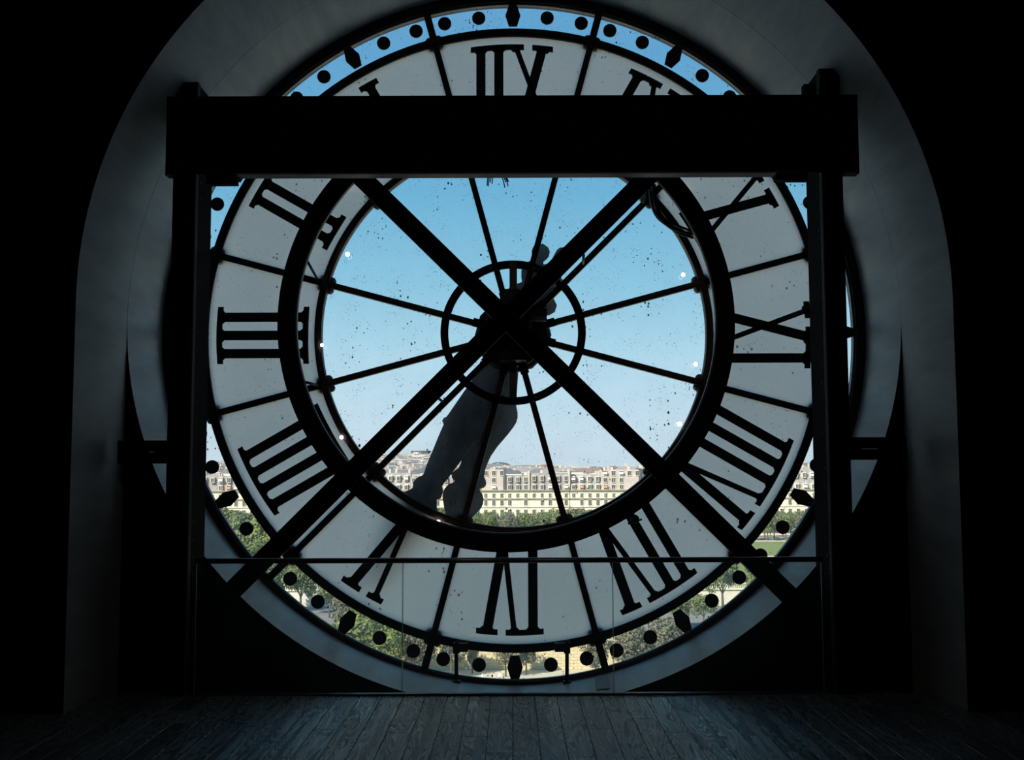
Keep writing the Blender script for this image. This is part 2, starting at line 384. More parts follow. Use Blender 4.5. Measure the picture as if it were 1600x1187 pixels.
for i in range(-24, 24):
    y = 3.4 - (i * 37 % 11) * .1
    while y < YR:
        ln = (1.1, 1.35, 1.6)[(i * 7 + k) % 3]; k += 1
        y1 = min(y + ln, YR + .02)
        x0 = i * pw
        key = round(y1 - y, 3)
        if y1 > 4.4:
            if key not in protos:
                m_ = MB(); h = .0015; e = .0025
                m_.box(-pw/2 + h, pw/2 - h, h, key - h, -.02, -e)
                b = len(m_.v)
                m_.v += [Vector(p) for p in ((-pw/2+h, h, -e), (pw/2-h, h, -e), (pw/2-h, key-h, -e), (-pw/2+h, key-h, -e), (-pw/2+h+e, h+e, 0), (pw/2-h-e, h+e, 0), (pw/2-h-e, key-h-e, 0), (-pw/2+h+e, key-h-e, 0))]
                m_.f += [tuple(b + q for q in f_) for f_ in ((4,5,6,7), (0,1,5,4), (1,2,6,5), (2,3,7,6), (3,0,4,7))]
                protos[key] = m_.mesh('plank', M['wood'])
            o = bpy.data.objects.new('plank', protos[key]); COL.objects.link(o); o.parent = fl; o.location = (x0 + pw/2, y, 0)
        y = y1 if y1 < YR else YR + 1

# ---------------------------------------------------------------- clock dial
DIAL = empty('clock_dial', (CX, DD, CZ), 'huge round see-through clock dial seen from behind, black Roman numerals on milky glass', 'clock')
def dx(u): return CX + u * S
def dz(v): return CZ + v * S
def dring(name, r0, r1, y0, y1, m, a0=0.0, a1=2*PI, n=180, parent=DIAL, label=None):
    o = obj(name, MB().ring(CX, CZ, r0*S, r1*S, DD + y0, DD + y1, a0, a1, n), m, parent)
    if label: o['label'] = label
    return o
dring('outer_rim', 532, 546.8, -.05, .10, M['iron'])
dring('outer_rim_lip', 529.5, 533, -.015, .02, M['grey_bar'])
r1_ = dring('minute_ring', 477, 489.5, -.03, .05, M['iron'])
dring('ring_bead', 481.5, 485, -.045, -.03, M['iron'], parent=r1_)
r2_ = dring('inner_ring', 300, 310.5, -.05, .05, M['rust'], label='rusty brown inner iron ring')
dring('ring_bead', 303.6, 307, -.065, -.05, M['rust'], parent=r2_)
G = math.radians(.0)
for k in range(12):
    a0, a1 = math.radians(-15 + 30*k), math.radians(15 + 30*k)
    o = dring('clear_pane', 38, 301, 0, .008, M['clear'], a0, a1, 14)
    o = dring('opal_pane', 309, 478, 0, .01, [M['opal'], M['body_glass']], a0, a1, 20)
    for p_ in o.data.polygons: p_.material_index = 0 if all(abs(o.data.vertices[i].co.y) < 1e-5 for i in p_.vertices) else 1
    o = dring('rim_pane', 488, 533, 0, .008, M['clear'], a0, a1, 20)
def on_dial(phi, u, v):
    """u to the side, v outward, along the direction phi (clockwise from up); returns (x, z)"""
    s_, c_ = math.sin(phi), math.cos(phi)
    return (CX + (s_*v + c_*u)*S, CZ + (c_*v - s_*u)*S)
for k in range(12):
    a = math.radians(15 + 30*k)
    for (v0, v1, m_, w) in ((46, 304, M['rust'], 9.2), (306, 480, M['iron'], 9.5), (484, 540, M['iron'], 11)):
        sp = obj('spoke', MB().bar(on_dial(a, 0, v0), on_dial(a, 0, v1), w*S, DD - .035, DD + .035), m_, DIAL)
        obj('spoke_rib', MB().bar(on_dial(a, 0, v0), on_dial(a, 0, v1), 3.4*S, DD - .055, DD - .035), m_, sp)
    for r in (305, 483):
        pts = []
        for q in range(40):
            th = 2*PI*q/40; rr = 8 + 8.5*abs(math.sin(2*th))**.8
            pts.append(on_dial(a, rr*math.sin(th), r + rr*math.cos(th)))
        obj('clamp_boss', MB().prism(pts, DD + .02, DD + .055), M['rust'] if r < 400 else M['iron'], DIAL)

# numerals: strokes as (u outer, u inner, thick?) ; reading direction of the street side
RO, RI = 464.0, 321.0
def numeral(h, ext):
    strokes = []; pos = 0.0; prev = None; items = []
    for ch in {1:'I',2:'II',3:'III',4:'IIII',5:'V',6:'VI',7:'VII',8:'VIII',9:'IX',10:'X',11:'XI',12:'XII'}[h]:
        if prev is None: pos = 0
        else: pos += {'II':28.5,'VI':49.5,'IX':50.5,'XI':52.0}[prev+ch]
        items.append((ch, pos)); prev = ch
    for ch, p in items:
        if ch == 'I': strokes += [(p, p, 14.5)]
        if ch == 'V': strokes += [(p-21, p+4, 15), (p+21, p+6, 8.5)]
        if ch == 'X': strokes += [(p-18, p+18, 15), (p+25, p-25, 8.5)]
    los = min(s_[0] for s_ in strokes); his = max(s_[0] for s_ in strokes)
    off = ext - (los + his) / 2
    strokes = [(a+off, b+off, w) for a, b, w in strokes]
    phi = math.radians(-30*h)
    s_, c_ = math.sin(phi), math.cos(phi)
    def pt(u, v):
        v = v - (RO - math.sqrt(max(RO*RO - u*u, 0))) * (v / RO)
        return (CX + (s_*v - c_*u)*S, CZ + (c_*v + s_*u)*S)
    mb = MB(); y0, y1 = DD - .022, DD - .002
    for a, b, w in strokes:
        mb.prism([pt(a-w/2, RO-3), pt(a+w/2, RO-3), pt(b+w/2, RI+3), pt(b-w/2, RI+3)], y0, y1)
    num = obj('numeral', mb, M['numeral'], DIAL)
    for end in (0, 1):                                            # serif bars, joined where strokes stand close
        iv = []
        for q in sorted(strokes, key=lambda t: t[end]):
            if end == 1 and w_is_v(q, strokes, items, off): 
                continue
            lo_, hi_ = q[end]-q[2]/2-9, q[end]+q[2]/2+9
            if iv and lo_ <= iv[-1][1] + 1: iv[-1][1] = hi_; iv[-1][2].append(q)
            else: iv.append([lo_, hi_, [q]])
        for lo_, hi_, qs in iv:
            va, vb = (RO - 8.5, RO) if end == 0 else (RI, RI + 8.5)
            vi = va - 3.6 if end == 0 else vb + 3.6; vo = vb if end == 0 else va; vm = va if end == 0 else vb
            n = max(2, int((hi_-lo_)/10)); outer = [pt(lo_ + (hi_-lo_)*i/n, vo) for i in range(n+1)]
            inner = [pt(hi_, vm)]
            for q in reversed(qs):
                c0 = q[end]; inner += [pt(min(c0 + q[2]/2 + 3.4, hi_-.5), vm), pt(c0 + q[2]/2, vi), pt(c0 - q[2]/2, vi), pt(max(c0 - q[2]/2 - 3.4, lo_+.5), vm)]
            inner.append(pt(lo_, vm))
            obj('serif', MB().prism(outer + inner, y0, y1), M['numeral'], num)
    return num
def w_is_v(q, strokes, items, off):
    for ch, p in items:
        if ch == 'V' and (abs(q[0] - (p + off - 21)) < .1 or abs(q[0] - (p + off + 21)) < .1) and q[0] != q[1]: return True
    return False
EXT = {1: 0, 2: 2, 3: 2, 4: 0, 5: -3, 6: -7.5, 7: -8.5, 8: -9.5, 9: -2, 10: 3, 11: -2, 12: 2}
for h in range(1, 13): numeral(h, EXT[h])
for k in range(12):
    a = math.radians(30*k)
    hx = [(0, 17.6), (0, 17.6)]
    pts = [on_dial(a, u, 511.5 + v) for u, v in ((-6.5, 17.5), (6.5, 17.5), (12, 0), (6.5, -17.5), (-6.5, -17.5), (-12, 0))]
    obj('hour_lozenge', MB().prism(pts, DD - .02, DD - .002), M['numeral'], DIAL)
    for q, dlt in enumerate((6.15, 12.35, 17.65, 23.85)):
        a2 = a + math.radians(dlt)
        c_ = on_dial(a2, 0, 510.5)
        pts = [(c_[0] + 10.6*S*math.sin(t*PI/14), c_[1] + 10.6*S*math.cos(t*PI/14)) for t in range(28)]
        obj('minute_dot', MB().prism(pts, DD - .02, DD - .002), M['numeral'], DIAL)

# hands, outside the glass
def hand(name, phi, prof, tail, y0, label):
    v = sorted(prof); left = [on_dial(phi, -w, r) for r, w in v]; right = [on_dial(phi, w, r) for r, w in reversed(v)]
    tl = [on_dial(phi, -w, -r) for r, w in sorted(tail, reverse=True)]; tr = [on_dial(phi, w, -r) for r, w in sorted(tail)]
    pts = left + right + tr + tl
    cl_ = []
    for p in pts:
        if not cl_ or math.dist(p, cl_[-1]) > 1e-4: cl_.append(p)
    e = empty(name, (CX, DD + y0, CZ), label, 'clock hand')
    obj('blade', MB().prism(cl_, DD + y0, DD + y0 + .05), M['hand'], e)
    obj('hand_boss', MB().ring(CX, CZ, 8*S, 40*S, DD + y0 - .03, DD + y0 + .08, n=40), M['hand'], e)
    return e
hand('minute_hand', math.radians(209.4), [(45,18),(80,22),(110,25),(154,29),(163,29.5),(168,33),(173,33),(177,28),(200,25.5),(216,23.5),(245,20),(258,17.5),(263,17.5),(267,21.5),(273,24),(280,25),(284,22.5),(285,20.5),(292,24),(299,29.5),(308,33),(318,33.5),(330,30),(350,20),(390,13),(430,8),(458,.5)],
     [(50,20),(57,33),(66,38),(76,36),(86,22),(92,17),(100,22),(110,24),(120,20),(128,8),(136,7),(145,7.5),(154,7.5),(160,5),(163,.5)], .16,
     'long outer clock hand reaching down left towards the numeral V, slimmer and lit grey')
hand('hour_hand', math.radians(197.6), [(45,22),(70,28),(91,33),(105,37),(114,42),(122,44.5),(130,44.5),(138,42.5),(149,38.5),(160,34),(175,27.5),(193,22),(205,20.5),(217,20),(226,21),(230,24.5),(235,28),(240,28.5),(244,26),(247,20.5),(250,22),(254,27.5),(261,31.5),(268,33),(276,32),(285,27.5),(293,23.5),(300,18.5),(315,12),(335,.5)],
     [(48,20),(56,30),(64,33),(74,31),(82,22),(89,14),(96,17.5),(105,20.5),(113,21),(120,18),(127,10),(131,8.5),(136,12),(142,14.5),(149,14),(155,9),(158,.5)], .24,
     'shorter broad clock hand with bulging spade blade, pointing down beside the long one')

# ---------------------------------------------------------------- movement behind the hub
MV = empty('clock_movement', (CX, DD - .3, CZ - 60*S), 'black clock movement with a round mounting ring at the centre of the dial', 'clock gear')
YH = DD - .14
HC = P(801.8, 519.3, YH); sH = S * .985
obj('mounting_ring', MB().ring(HC.x, HC.z, 101.5*sH, 113.5*sH, YH - .02, YH + .02, n=120), M['iron'], MV)
for x_, y_ in ((767.5, 419), (837, 620), (834, 419.5)):
    c_ = P(x_, y_, YH - .022); obj('bolt_head', MB().ring(c_.x, c_.z, .002, .009, YH - .03, YH - .021, n=10), M['edge'], MV)
a_ = P(796, 410, YH - .03); b_ = P(808, 470, YH - .03); obj('support_bar', MB().box(a_.x, b_.x, YH - .045, YH - .022, b_.z, a_.z), M['grey_bar'], MV)
a_ = P(796, 560, YH - .03); b_ = P(807.5, 622, YH - .03); obj('support_bar', MB().box(a_.x, b_.x, YH - .045, YH - .022, b_.z, a_.z), M['grey_bar'], MV)
mb = MB().ring(HC.x, HC.z, .01, 52*S, DD - .12, DD + .12, n=24); obj('hub_drum', mb, M['case'], MV)
mb = MB().ring(HC.x, HC.z, .02, 60*S, DD + .03, DD + .10, n=12); obj('drum_flange', mb, M['iron'], MV)
yg = DD - .45
def pbox(x0, y0, x1, y1, Ya, Yb, m, name, parent):
    a = P(x0, y0, Ya); b = P(x1, y1, Ya); return obj(name, MB().box(a.x, b.x, Ya, Yb, b.z, a.z), m, parent)
pbox(781, 459, 823, 543, yg, DD - .12, M['case'], 'gear_case', MV)
pbox(781, 544, 823, 562, yg + .03, DD - .12, M['case'], 'case_foot', MV)
pbox(783, 451, 812, 459, yg + .03, DD - .14, M['case'], 'case_cap', MV)
pbox(788, 459.4, 790, 461.4, yg - .004, yg, M['edge'], 'case_screw', MV)
pbox(820, 482, 855, 493, yg + .02, yg + .16, M['case'], 'motor_housing', MV)
pbox(830, 494, 854, 500, yg + .03, yg + .15, M['grey_bar'], 'motor_plate', MV)
a_ = P(828, 500, yg + .08); b_ = P(828, 540, yg + .08); obj('drive_rod', MB().tube([a_, b_], .012, 10), M['grey_bar'], MV, smooth=True)
for q in range(12):
    a = math.radians(15 + 30*q)
    obj('spoke_bracket', MB().bar(on_dial(a, 0, 48), on_dial(a, 0, 66), 13*S, DD - .075, DD - .045), M['iron'], MV)

# small stays between spokes and the big iron ring
# ---------------------------------------------------------------- big iron ring, braces, beam, columns
YRING = 9.02
RC = P(791, 503.5, YRING); sR = S * YRING / DD
rg = empty('iron_ring', (RC.x, YRING, RC.z), 'big plain black iron ring hung in front of the dial behind the diagonal braces', 'ring')
obj('ring_plate', MB().ring(RC.x, RC.z, 328*sR, 355.5*sR, YRING - .06, YRING, n=200), M['ring'], rg)
obj('ring_flange', MB().ring(RC.x, RC.z, 325.5*sR, 328.2*sR, YRING - .06, YRING - .01, n=200), M['ring_edge'], rg)
YB = 8.74
def pz(x, y, Y): p = P(x, y, Y); return (p.x, p.z)
br = empty('diagonal_brace', P(1227, 925, YB), 'flat black steel brace running from top left down to lower right', 'brace')
obj('web', MB().bar(pz(520, 233, YB), pz(1238, 934.5, YB), 30*YB/F, YB, YB + .02), M['steel'], br)
hw_ = 15*YB/F; ef = .010
def edge_bar(p0, p1, side, y0, y1):
    d = Vector((p1[0]-p0[0], p1[1]-p0[1])).normalized(); t = Vector((-d.y, d.x)) * side * (hw_ - ef/2)
    return MB().bar((p0[0]+t.x, p0[1]+t.y), (p1[0]+t.x, p1[1]+t.y), ef, y0, y1)
obj('edge_flange', edge_bar(pz(520, 233, YB), pz(1238, 934.5, YB), -1, YB + .0201, YB + .035), M['ring_edge'], br)
br2 = empty('diagonal_brace', P(369, 918, YB), 'flat black steel brace running from top right down to lower left', 'brace')
obj('web', MB().bar(pz(1052, 237, YB), pz(358, 928, YB), 30*YB/F, YB - .022, YB - .002), M['steel'], br2)
obj('edge_flange', edge_bar(pz(1052, 237, YB), pz(358, 928, YB), 1, YB - .0019, YB + .012), M['ring_edge'], br2)
pl = P(789, 496.5, YB - .03)
# crossbeam
YBM = 8.30
a = P(308, 150.5, YBM); b = P(1340, 268, YBM)
bm_ = empty('crossbeam', (0, YBM, b.z), 'broad black steel crossbeam running over the upper part of the dial', 'beam')
L0 = P(258, 270, YBM).x; R0 = P(1343, 268, YBM).x
obj('web_plate', MB().box(L0, R0, YBM, YBM + .03, b.z, a.z), M['steel'], bm_)
obj('bottom_flange', MB().box(P(370, 270, YBM).x, P(1213, 270, YBM).x, YBM - .012, YBM + .11, b.z - .012, b.z), mat('flange_grey', (.16, .155, .16), .6, noise=(6, .4)), bm_)
obj('flange_end', MB().box(L0, P(272, 270, YBM).x, YBM, YBM + .10, b.z - .012, b.z - .0005), M['brick_edge'], bm_)
obj('flange_end', MB().box(P(1318, 270, YBM).x, R0, YBM, YBM + .10, b.z - .012, b.z - .0005), M['brick_edge'], bm_)
obj('top_flange', MB().box(P(312, 150, YBM).x, P(1262, 150, YBM).x, YBM, YBM + .11, a.z - .012, a.z), M['steel'], bm_)
g1 = P(322, 271, 8.42); g2 = P(369, 287, 8.42)
obj('gusset_plate', MB().box(g1.x, g2.x, 8.42, 8.5, g2.z, g1.z + .03), M['steel'], bm_)
g1 = P(1212, 266, 8.42); g2 = P(1262, 281, 8.42)
obj('gusset_plate', MB().box(g1.x, g2.x, 8.42, 8.5, g2.z, g1.z + .03), M['steel'], bm_)
g1 = P(1256, 131, 8.42); g2 = P(1275, 150, 8.42)
obj('top_gusset', MB().box(g1.x, g2.x, 8.42, 8.5, g2.z, g1.z), M['steel'], bm_)
# columns
def column(xo, xi, ztop, side, label):
    yf, yb = 8.42, 8.899
    e = empty('steel_column', ((xo + xi)/2, 8.6, -.3), label, 'column', 'steel columns')
    lo_, hi_ = min(xo, xi), max(xo, xi)
    obj('front_flange', MB().box(lo_, hi_, yf, yf + .02, -.3, ztop), M['steel'], e)
    obj('rear_flange', MB().box(lo_, hi_, yb - .02, yb, -.3, ztop), M['steel'], e)
    w0 = xi - .012 * side; obj('web_plate', MB().box(min(w0, xi), max(w0, xi), yf + .02, yb - .02, -.3, ztop), M['steel'], e)
    obj('corner_angle', MB().box(min(xi, xi + .010*side), max(xi, xi + .010*side), yf + .0, yf + .07, -.3, ztop), M['brick_edge'], e)
    proto = MB()
    x_ = xi + .002*side
    pm = None
    for q in range(30):
        z = .9 + q * .135
        if z > ztop - .1: break
        if pm is None:
            mbx = MB().ball((0, 0, 0), .013, 8, (.7, 1, 1)); pm = mbx.mesh('rivet', M['rivet'], smooth=True)
        o = bpy.data.objects.new('rivet', pm); COL.objects.link(o); o.parent = e; o.location = Vector((x_ + .004*side, yf + .13, z)) - Vector(e.location)
    return e
lxo = P(263, 600, 8.42).x; lxi = P(297.5, 600, 8.42).x; rxo = P(1326, 600, 8.42).x; rxi = P(1294.5, 600, 8.42).x
zt = P(305, 128, 8.42).z; zt2 = P(1275, 107, 8.42).z
column(lxo, lxi, zt, 1, 'riveted black steel column standing left of the dial under the crossbeam')
column(rxo, rxi, zt2, -1, 'riveted black steel column standing right of the dial under the crossbeam')
for (x0, x1, y0, y1, X_, w_) in ((215, 264, 688, 724, 0, 'left'), (1324, 1395, 683, 718, 1, 'right')):
    a = P(x0, y0, 8.56); b = P(x1, y1, 8.56)
    xa = -3.1 if not X_ else a.x; xb = b.x if not X_ else 3.1
    e = empty('wall_tie_beam', ((xa+xb)/2, 8.6, b.z), 'short black steel beam tying the %s column to the wall' % w_, 'beam')
    c_ = P(237 if not X_ else 1359, (706 if not X_ else 701), 8.56)
    hw = .022 if not X_ else .06
    obj('tie_plate', MB().box(xa, xb, 8.56, 8.6, b.z, a.z), M['steel'], e)
    obj('lit_slot', MB().box(c_.x - hw, c_.x + hw, 8.555, 8.5598, c_.z - .004, c_.z + .004), M['white'], e)  # white strip painted as the light in the slot

# ---------------------------------------------------------------- posts holding the dial foot
for (x, cl0, cl1, w_) in ((713, 712, 731, 'left'), (886, 867, 885, 'right')):
    Yp = DD - .12
    a = P(x, 1004, Yp); b = P(x, 1072, Yp); b.z = CZ - KZ*math.sqrt(RH**2 - (b.x - CX)**2) + .012
    e = empty('support_post', b, 'short black post clamped to the dial foot, %s of the two' % w_, 'post', 'dial foot posts')
    obj('post', MB().tube([b - Vector((0, 0, .02)), a], 2.9*S, 12), M['cast'], e, smooth=True)
    obj('post_cap', MB().ball(a, 4.2*S, 12), M['cast'], e, smooth=True)
    c0 = P(cl0, 1005, Yp); c1 = P(cl1, 1018, Yp)
    obj('clamp', MB().box(c0.x, c1.x, Yp - .015, DD - .04, c1.z, c0.z), M['cast'], e)
    c0 = P(x - 5, 1004, Yp); c1 = P(x + 5, 1020, Yp)
    obj('collar', MB().box(c0.x, c1.x, Yp - .03, Yp + .03, c1.z, c0.z), M['cast'], e)
    obj('foot_plate', MB().box(b.x - .035, b.x + .035, Yp - .035, Yp + .035, b.z - .02, b.z + .004), M['cast'], e)
# torn tape on the sill
t0 = P(936, 1066, 9.5)
mb = MB(); q0 = [P(929, 1063, 9.66), P(951, 1059, 9.60), P(953, 1068, 9.12), P(931, 1071, 9.2)]
def on_sill(p):
    r = RH - .006; d = p.x - CX; return Vector((p.x, p.y, CZ - KZ * math.sqrt(max(r*r - d*d, 0)) + .002))
q0 = [on_sill(p) for p in q0]
mb.v = q0 + [p + Vector((0, 0, .004)) for p in q0]; mb.f = [(0,1,2,3), (4,5,6,7), (0,1,5,4), (1,2,6,5), (2,3,7,6), (3,0,4,7)]
tag(obj('tape_patch', mb, mat('grey_tape', (.34, .38, .41), .6), origin=q0[0]), 'torn grey patch of tape stuck on the sill at lower right', 'tape')

# ---------------------------------------------------------------- glass railing
zr = P(800, 875, YR).z
xl, xr = P(305, 875, YR).x, P(1285, 875, YR).x
xs = [xl + .01, P(629, 980, YR).x, P(958, 980, YR).x, xr - .01]
e = empty('glass_railing', (0, YR, 0), 'low frameless glass railing with slim dark handrail standing before the dial', 'railing')
obj('handrail', MB().tube([(xl, YR, zr), (xr, YR, zr)], .0205, 20), M['rail'], e, smooth=True)
obj('base_channel', MB().box(xl - .55, xr + .55, YR - .022, YR + .028, -.012, .014), M['rail_base'], e)
for i in range(3):
    g = obj('glass_panel', MB().box(xs[i] + .004, xs[i+1] - .004, YR - .005, YR + .005, .014, zr - .015), M['rail_glass'], e)
    obj('polished_edge', MB().box(xs[i] + .0015, xs[i] + .0042, YR - .0055, YR + .0055, .014, zr - .018), M['edge'], g)
    obj('polished_edge', MB().box(xs[i+1] - .0042, xs[i+1] - .0015, YR - .0055, YR + .0055, .014, zr - .018), M['edge'], g)

# ---------------------------------------------------------------- cables, ball device, glowing reflection dots
def cable(pts, Y, r, m=None, wob=0):
    ps = [P(x, y, Y + wob * math.sin(i)) for i, (x, y) in enumerate(pts)]
    out_ = []
    for i in range(len(ps) - 1):
        p0, p1, p2, p3 = ps[max(i-1, 0)], ps[i], ps[i+1], ps[min(i+2, len(ps)-1)]
        for k in range(6):
            t = k / 6
            out_.append(.5*((2*p1) + (p2-p0)*t + (2*p0-5*p1+4*p2-p3)*t*t + (-p0+3*p1-3*p2+p3)*t**3))
    out_.append(ps[-1]); return MB().tube(out_, r, 6)
paths = [[(1018, 284), (1016, 300), (1021, 325), (1037, 347), (1058, 360), (1078, 364), (1086, 367)],
         [(1020, 286), (1022, 310), (1029, 332), (1048, 352), (1066, 360), (1083, 371)],
         [(1014, 288), (1017, 316), (1026, 338), (1042, 352), (1060, 364), (1072, 368), (1084, 372)],
         [(1023, 288), (1024, 318), (1038, 341), (1052, 350), (1070, 357), (1082, 362)]]
e = empty('cable_bundle', P(1020, 286, 9.1), 'loose black cables looping from the upper right brace to the iron ring', 'cable')
for i, p in enumerate(paths): obj('cable', cable(p, 9.1 + .02*i, .011), M['cable'], e, smooth=True)
e = empty('conduit_pair', P(1004, 318, 9.3), 'two short pale conduits beside the cables at the upper right brace', 'conduit')
for k_, (x0, y0, x1, y1) in enumerate(((1008, 290, 1002, 316), (1012, 288, 1005, 317))):
    obj('conduit', MB().tube([P(x0, y0, 9.3), P(x1, y1, 9.3)], .008, 8), M['edge'], e, smooth=True)
for gx, wires, w_ in ((764, [((762, 262), (761, 290)), ((764, 262), (763, 291)), ((766, 262), (766, 285)), ((768, 262), (769, 287))], 'left'), (786, [((780, 262), (789, 293)), ((783, 262), (790, 285)), ((785, 262), (794, 291)), ((786, 268), (794.5, 284))], 'right')):
    e = empty('wire_tuft', P(gx, 268, 8.5), 'tuft of frayed black wire ends hanging under the crossbeam, %s one' % w_, 'wire')
    for (p0, p1) in wires:
        obj('wire', cable([p0, ((p0[0]*.5+p1[0]*.5) + .6, (p0[1]+p1[1])/2), p1], 8.5, .005), M['cable'], e, smooth=True)
e = empty('surveillance_camera', P(991, 811, 9.0), 'small black ball-shaped device fixed on the lower right of the iron ring', 'camera')
c_ = P(992, 811, 8.98)
obj('body', MB().ball(c_, 7.2*sR, 14), M['cable'], e, smooth=True)
obj('bracket', MB().tube([P(981, 818, 8.98), P(1003, 811, 8.98)], .008, 8), M['cable'], e, smooth=True)
obj('mount', MB().tube([P(992, 811, 8.98), P(986, 800, 8.98)], .016, 8), M['cable'], e, smooth=True)
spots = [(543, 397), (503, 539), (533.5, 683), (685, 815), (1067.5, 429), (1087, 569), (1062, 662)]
lamp = None  # glowing dots added in place of ceiling lamp reflections on the panes
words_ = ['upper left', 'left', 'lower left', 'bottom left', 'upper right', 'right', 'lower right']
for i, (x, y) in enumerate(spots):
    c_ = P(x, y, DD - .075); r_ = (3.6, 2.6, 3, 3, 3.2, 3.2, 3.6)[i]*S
    e = empty('reflection_dot', c_, 'tiny round glowing dot standing in for a reflection on the glass, %s of the inner circle' % words_[i], 'reflection dot', 'glowing reflection dots round the inner circle')
    obj('glow_dot', MB().ball(c_, r_, 12, (1, .4, 1)), M['glow_dot'], e, smooth=True)
    obj('dot_backing', MB().tube([c_ + Vector((0, .008, 0)), c_ + Vector((0, .028, 0))], r_*.6, 10), M['grey_bar'], e, smooth=True)
for (x0, y0, x1, y1, lab) in ((912, 398, 911, 412, 'pale little stay between brace and spoke, upper right of hub'), (684, 621, 691, 627, 'dark little stay between brace and spoke, lower left of hub'), (478, 404, 497, 438, 'thin dark rod from the iron ring to the left upper spoke joint'), (478, 597, 497, 602, 'thin rod from the iron ring to the left lower spoke joint'), (872, 428, 878, 441, 'small pale stay by the mounting ring, upper right of hub')):
    a = P(x0, y0, 9.0); b = P(x1, y1, DD - .06)
    tag(obj('stay_rod', MB().tube([a, b], .012, 10), M['rust'] if x0 > 600 else M['iron'], origin=b, smooth=True), lab, 'rod')

# ================================================================ outdoors
def tanlook(y): return math.tan(PITCH - math.atan((y - 593.5) / F))
def zat(y, Y): return EYE + Y * tanlook(y)
def xat(x, Y, y=800): return P(x, y, Y).x
GZ = -27.3; RZ = -29.0; QZ = -34.0
struct(obj('garden_ground', MB().box(-900, 900, 251, 1400, GZ - 2, GZ), M['gravel']))
lawn = MB()
for x0, x1, y0, y1 in ((-150, -6, 262, 366), (6, 150, 262, 366), (-150, -60, 376, 400), (14, 170, 372, 444)):
    lawn.box(x0, x1, y0, y1, GZ + .01, GZ + .12)
struct(obj('lawn', lawn, M['grass']))
struct(obj('quay_road', MB().box(-400, 400, 200.4, 250.2, RZ - 1, RZ), M['asphalt']))
struct(obj('lower_quay', MB().box(-400, 400, 120, 199.6, QZ - 1, QZ), M['gravel']))
struct(obj('left_bank_quay', MB().box(-400, 400, 10.6, 60, QZ - 3, QZ - 1), M['cream_pale']))
struct(obj('river', MB().box(-400, 400, 60.1, 119.9, QZ - 3, QZ - 2.2), mat('river_water', (.10, .14, .12), .15)))
qw = struct(obj('quay_wall', MB().box(-400, 400, 199.6, 200.4, QZ, RZ), M['quay']))
for r_ in range(9):                                                # courses of dressed stone, only where the dial shows them
    z0 = QZ + r_ * .54
    for i in range(26):
        x0 = -18 + i * 1.45 + (r_ % 2) * .7
        o = None
        if r_ == 0 and i == 0:
            st_mesh = MB().box(.02, 1.42, -.06, 0, .02, .52).mesh('stone', M['quay'])
        o = bpy.data.objects.new('stone', st_mesh); COL.objects.link(o); o.parent = qw; o.location = (x0, 199.6 - random.random()*.04, z0)
obj('coping', MB().box(-400, 400, 199.4, 200.6, RZ, RZ + .25), M['cream_pale'], qw)
obj('parapet', MB().box(-400, 400, 199.7, 200.3, RZ + .25, RZ + 1.0), M['quay'], qw)
tw = struct(obj('terrace_wall', MB().box(-400, 400, 250.2, 251, RZ - .5, -25.4), M['cream_pale']))
obj('cornice', MB().box(-400, 400, 249.9, 251.2, -25.4, -25.1), M['cream'], tw)
obj('top_rail', MB().box(-400, 400, 250.2, 250.8, -24.2, -23.9), M['cream'], tw)
bal = MB().tube([(0, 0, 0), (0, 0, .25), (0, 0, .5), (0, 0, .9)], .11, 6).mesh('baluster', M['cream_pale'])
for (xa, xb) in ((-66, -42), (36, 62)):
    x = xa
    while x < xb:
        if int((x - xa) / .45) % 14 == 0: obj('pedestal', MB().box(x - .3, x + .3, 250.1, 250.9, -25.1, -24.2), M['cream_pale'], tw)
        else:
            o = bpy.data.objects.new('baluster', bal); COL.objects.link(o); o.parent = tw; o.location = (x, 250.5, -25.1)
        x += .45

# trees --------------------------------------------------------------
def crown_mesh(seed, m, n=3600, leaf=.27, flat=False):
    rnd = random.Random(seed); mb = MB(); lobes = []
    for i in range(13):
        a = rnd.random()*2*PI; r = rnd.uniform(.2, .62); h = rnd.uniform(-.45, .6)
        lobes.append((r*math.cos(a), r*math.sin(a), h, rnd.uniform(.34, .5)))
    lobes.append((0, 0, .35, .55))
    for i in range(n):
        lx, ly, lz, lr = lobes[rnd.randrange(len(lobes))]
        d = Vector((rnd.gauss(0, 1), rnd.gauss(0, 1), rnd.gauss(0, 1))).normalized() * lr * rnd.uniform(.72, 1.02)
        c = Vector((lx + d.x, ly + d.y, lz + d.z))
        c = Vector((c.x*4.6, c.y*4.6, c.z*4.2))
        nn = (d.normalized() + Vector((rnd.gauss(0, .5), rnd.gauss(0, .5), rnd.gauss(0, .5)))).normalized(); a = nn.orthogonal().normalized(); b_ = nn.cross(a)
        t = rnd.random()*PI; a, b_ = a*math.cos(t)+b_*math.sin(t), b_*math.cos(t)-a*math.sin(t); q = leaf*rnd.uniform(.6, 1.3)
        k = len(mb.v); mb.v += [c + a*q, c + b_*q*.7, c - a*q, c - b_*q*.7]; mb.f.append((k, k+1, k+2, k+3))
    return mb.mesh('foliage', m, fix=False)
def trunk_mesh(h):
    mb = MB().tube([(0, 0, 0), (.05, 0, h*.5), (0, .05, h)], .32, 8, .2)
    for i in range(5):
        a = i*1.26; mb.tube([(0, 0, h*.8 + .15*i), (1.1*math.cos(a), 1.1*math.sin(a), h + 1.2), (2.2*math.cos(a), 2.2*math.sin(a), h + 2.6)], .14, 5, .05)
    return mb.mesh('trunk', M['trunk'])
CR = {c: [crown_mesh(10*i + j, M['leaf_' + c]) for j in range(3)] for i, c in enumerate('abc')}
TR = trunk_mesh(4.5)
